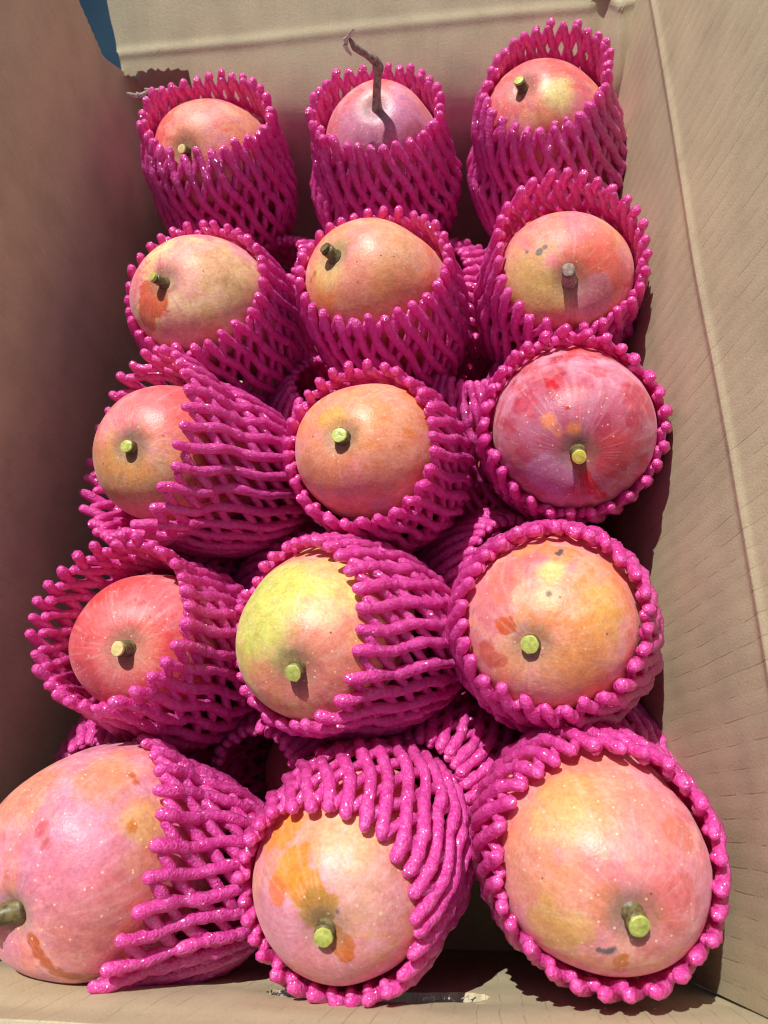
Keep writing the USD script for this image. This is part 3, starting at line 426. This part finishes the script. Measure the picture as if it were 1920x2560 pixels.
LABELS = {
    '11': ('pale pink mango sunk in its net in the far left corner, short cut stem', 'pink foam net standing in the far left corner below the torn cardboard'),
    '12': ('lilac pink mango with a long bent brown twig left on', 'pink foam net around the mango with the long brown twig'),
    '13': ('salmon mango with a small yellow patch low in the tallest net', 'tallest pink foam net, its rim standing up in the far right corner'),
    '21': ('pink and cream mango with an orange red rubbed patch beside its stem', 'pink foam net around the pink mango that has an orange red rubbed patch'),
    '22': ('peach mango with a dark stem stub and a crease running from it', 'pink foam net around the peach mango with a dark stem stub'),
    '23': ('orange and pink mango with a woody stem stub and grey scars', 'pink foam net around the scarred mango with a woody stem stub'),
    '31': ('red and tan speckled mango, tilted left, beside the shaded left wall', 'pink foam net spread open towards the shaded left wall around a red and tan mango'),
    '32': ('orange mango with a green stem in the very middle of the box', 'pink foam net around the orange mango in the very middle of the box'),
    '33': ('dark purple red mango with a scuffed bloom and a yellow cut stem', 'pink foam net ringing the dark purple red mango'),
    '41': ('bright red mango with a pale stem beside the left wall', 'loose pink foam net around the bright red mango'),
    '42': ('yellow green mango with a pink shoulder, the only greenish one', 'pink foam net around the yellow green mango'),
    '43': ('peach mango with a yellow streak, a dark scar and orange rubbed spots', 'pink foam net around the peach mango with a dark scar and orange spots'),
    '51': ('large dotted pink mango lying half out of its net, stem to the left', 'pink foam net slipped off the large pink mango in the front left corner'),
    '52': ('cream mango with an amber stain running down to its stem', 'pink foam net bunched above the cream mango with an amber stain'),
    '53': ('largest peach mango, in the front right corner, with pale dots', 'pink foam net around the largest peach mango in the front right corner'),
}
STEMS = {
    '11': dict(kind='pale', length=.007), '13': dict(kind='green', length=.008, rad=.0036), '21': dict(kind='green', length=.009, bend=(-.3, .1, .2)), '22': dict(kind='dark', length=.009, rad=.0042, bend=(-.3, .2, .3)),
    '23': dict(kind='wood', length=.017, rad=.0040, bend=(-.15, .25, .3)), '31': dict(kind='green', length=.005, rad=.0038), '32': dict(kind='green', length=.006, rad=.0046), '33': dict(kind='yellow', length=.010, rad=.0040),
    '41': dict(kind='pale', length=.008, rad=.0042, bend=(-.25, 0, .1)), '42': dict(kind='green', length=.007, rad=.0044), '43': dict(kind='green', length=.004, rad=.0046), '51': dict(kind='dark', length=.014, rad=.0046, bend=(-1.0, -.05, -.25)),
    '52': dict(kind='green', length=.005, rad=.0044, bend=(0, -.2, 0)), '53': dict(kind='green', length=.0065, rad=.0046, bend=(.1, -.25, 0))}
for idx, (key, d) in enumerate(MANGOES.items()):
    ml, nl_ = LABELS[key]
    root, top, ax = build_mango(key, d, idx, ml)
    kw = STEMS.get(key, dict(kind='green'))
    if key == '12':                                         # a whole twig left on
        off = np.array([(0, 0, -.003), (.001, .001, .008), (.003, .002, .019), (.005, .002, .0275), (.003, .002, .032), (-.002, .001, .037), (-.0075, 0, .042), (-.0095, 0, .047)])
        tt = np.linspace(0, 7, 36); path = top + np.stack([np.interp(tt, np.arange(8), off[:, q]) for q in range(3)], 1)
        path[2:-2] = (path[:-4] + path[1:-3] + path[2:-2] + path[3:-1] + path[4:]) / 5
        rad_ = np.interp(tt, np.arange(8), [.0042, .0028, .0024, .0034, .0030, .0020, .0024, .0013]) * (1 + .18 * (meshkit.noise(np.stack([tt * 2.1, tt * 0, tt * 0], -1), 3) - .5))
        tw = part(root, 'stem', tube(path, rad_, 12), 'stem_wood')
        e = path[-1]; part(str(tw.GetPath()), 'peeling_bark', ribbon(e + [-.001, 0, -.009], e + [.003, 0, .006], .0016, (-.004, 0, 0), 77), 'torn_paper')
    else: build_stem(root, top, ax, seed=idx, **kw)
    build_net(key, d, idx, nl_)

# ------------------------------------------------------------------ the layer underneath, seen only through the gaps
LOWM, LOWN = 'reddish mango of the layer underneath, glimpsed inside its net between the upper nets', 'pink foam net of the layer underneath, in the shade between the upper nets'
low = dict(c=(-0.010, 0.036, -0.128), s=(0.3, 0.2, 0.93), n=(0.30, 0.15, -0.94), a=.041, h=.050, long=0, rim=.03, rr=.044, tw=.2, cols=(PINK, RED, RED))
lowroot, ltop, lax = build_mango('low', low, 20, LOWM, 'mangoes of the lower layer')
lownet = build_net('low', low, 20, LOWN, 'pink foam nets of the lower layer')
def copy_of(src, name, loc, rz, label, category, group):
    x = UsdGeom.Xform.Define(stage, numbered('/World', name)); x.AddTranslateOp().Set(Gf.Vec3d(*loc)); x.AddRotateZOp().Set(rz)
    info(x.GetPrim(), label=label, category=category, group=group)
    x.GetPrim().GetReferences().AddInternalReference(src); x.GetPrim().SetInstanceable(True)
for i, (x, y) in enumerate([(-0.100, .040), (-.205, .046), (.058, .048), (-.125, .15), (-.008, .15), (-.120, .262), (-.004, .27), (.058, .27), (-.125, .385), (-.005, .385), (-.195, .15), (-.195, .26), (-.008, -.004)][:12]):
    copy_of(lowroot, 'mango', (x, y, -0.132), 40 * i, LOWM, 'mango', 'mangoes of the lower layer')
    copy_of(lownet, 'foam_net', (x, y, -0.132), 40 * i, LOWN, 'foam net', 'pink foam nets of the lower layer')
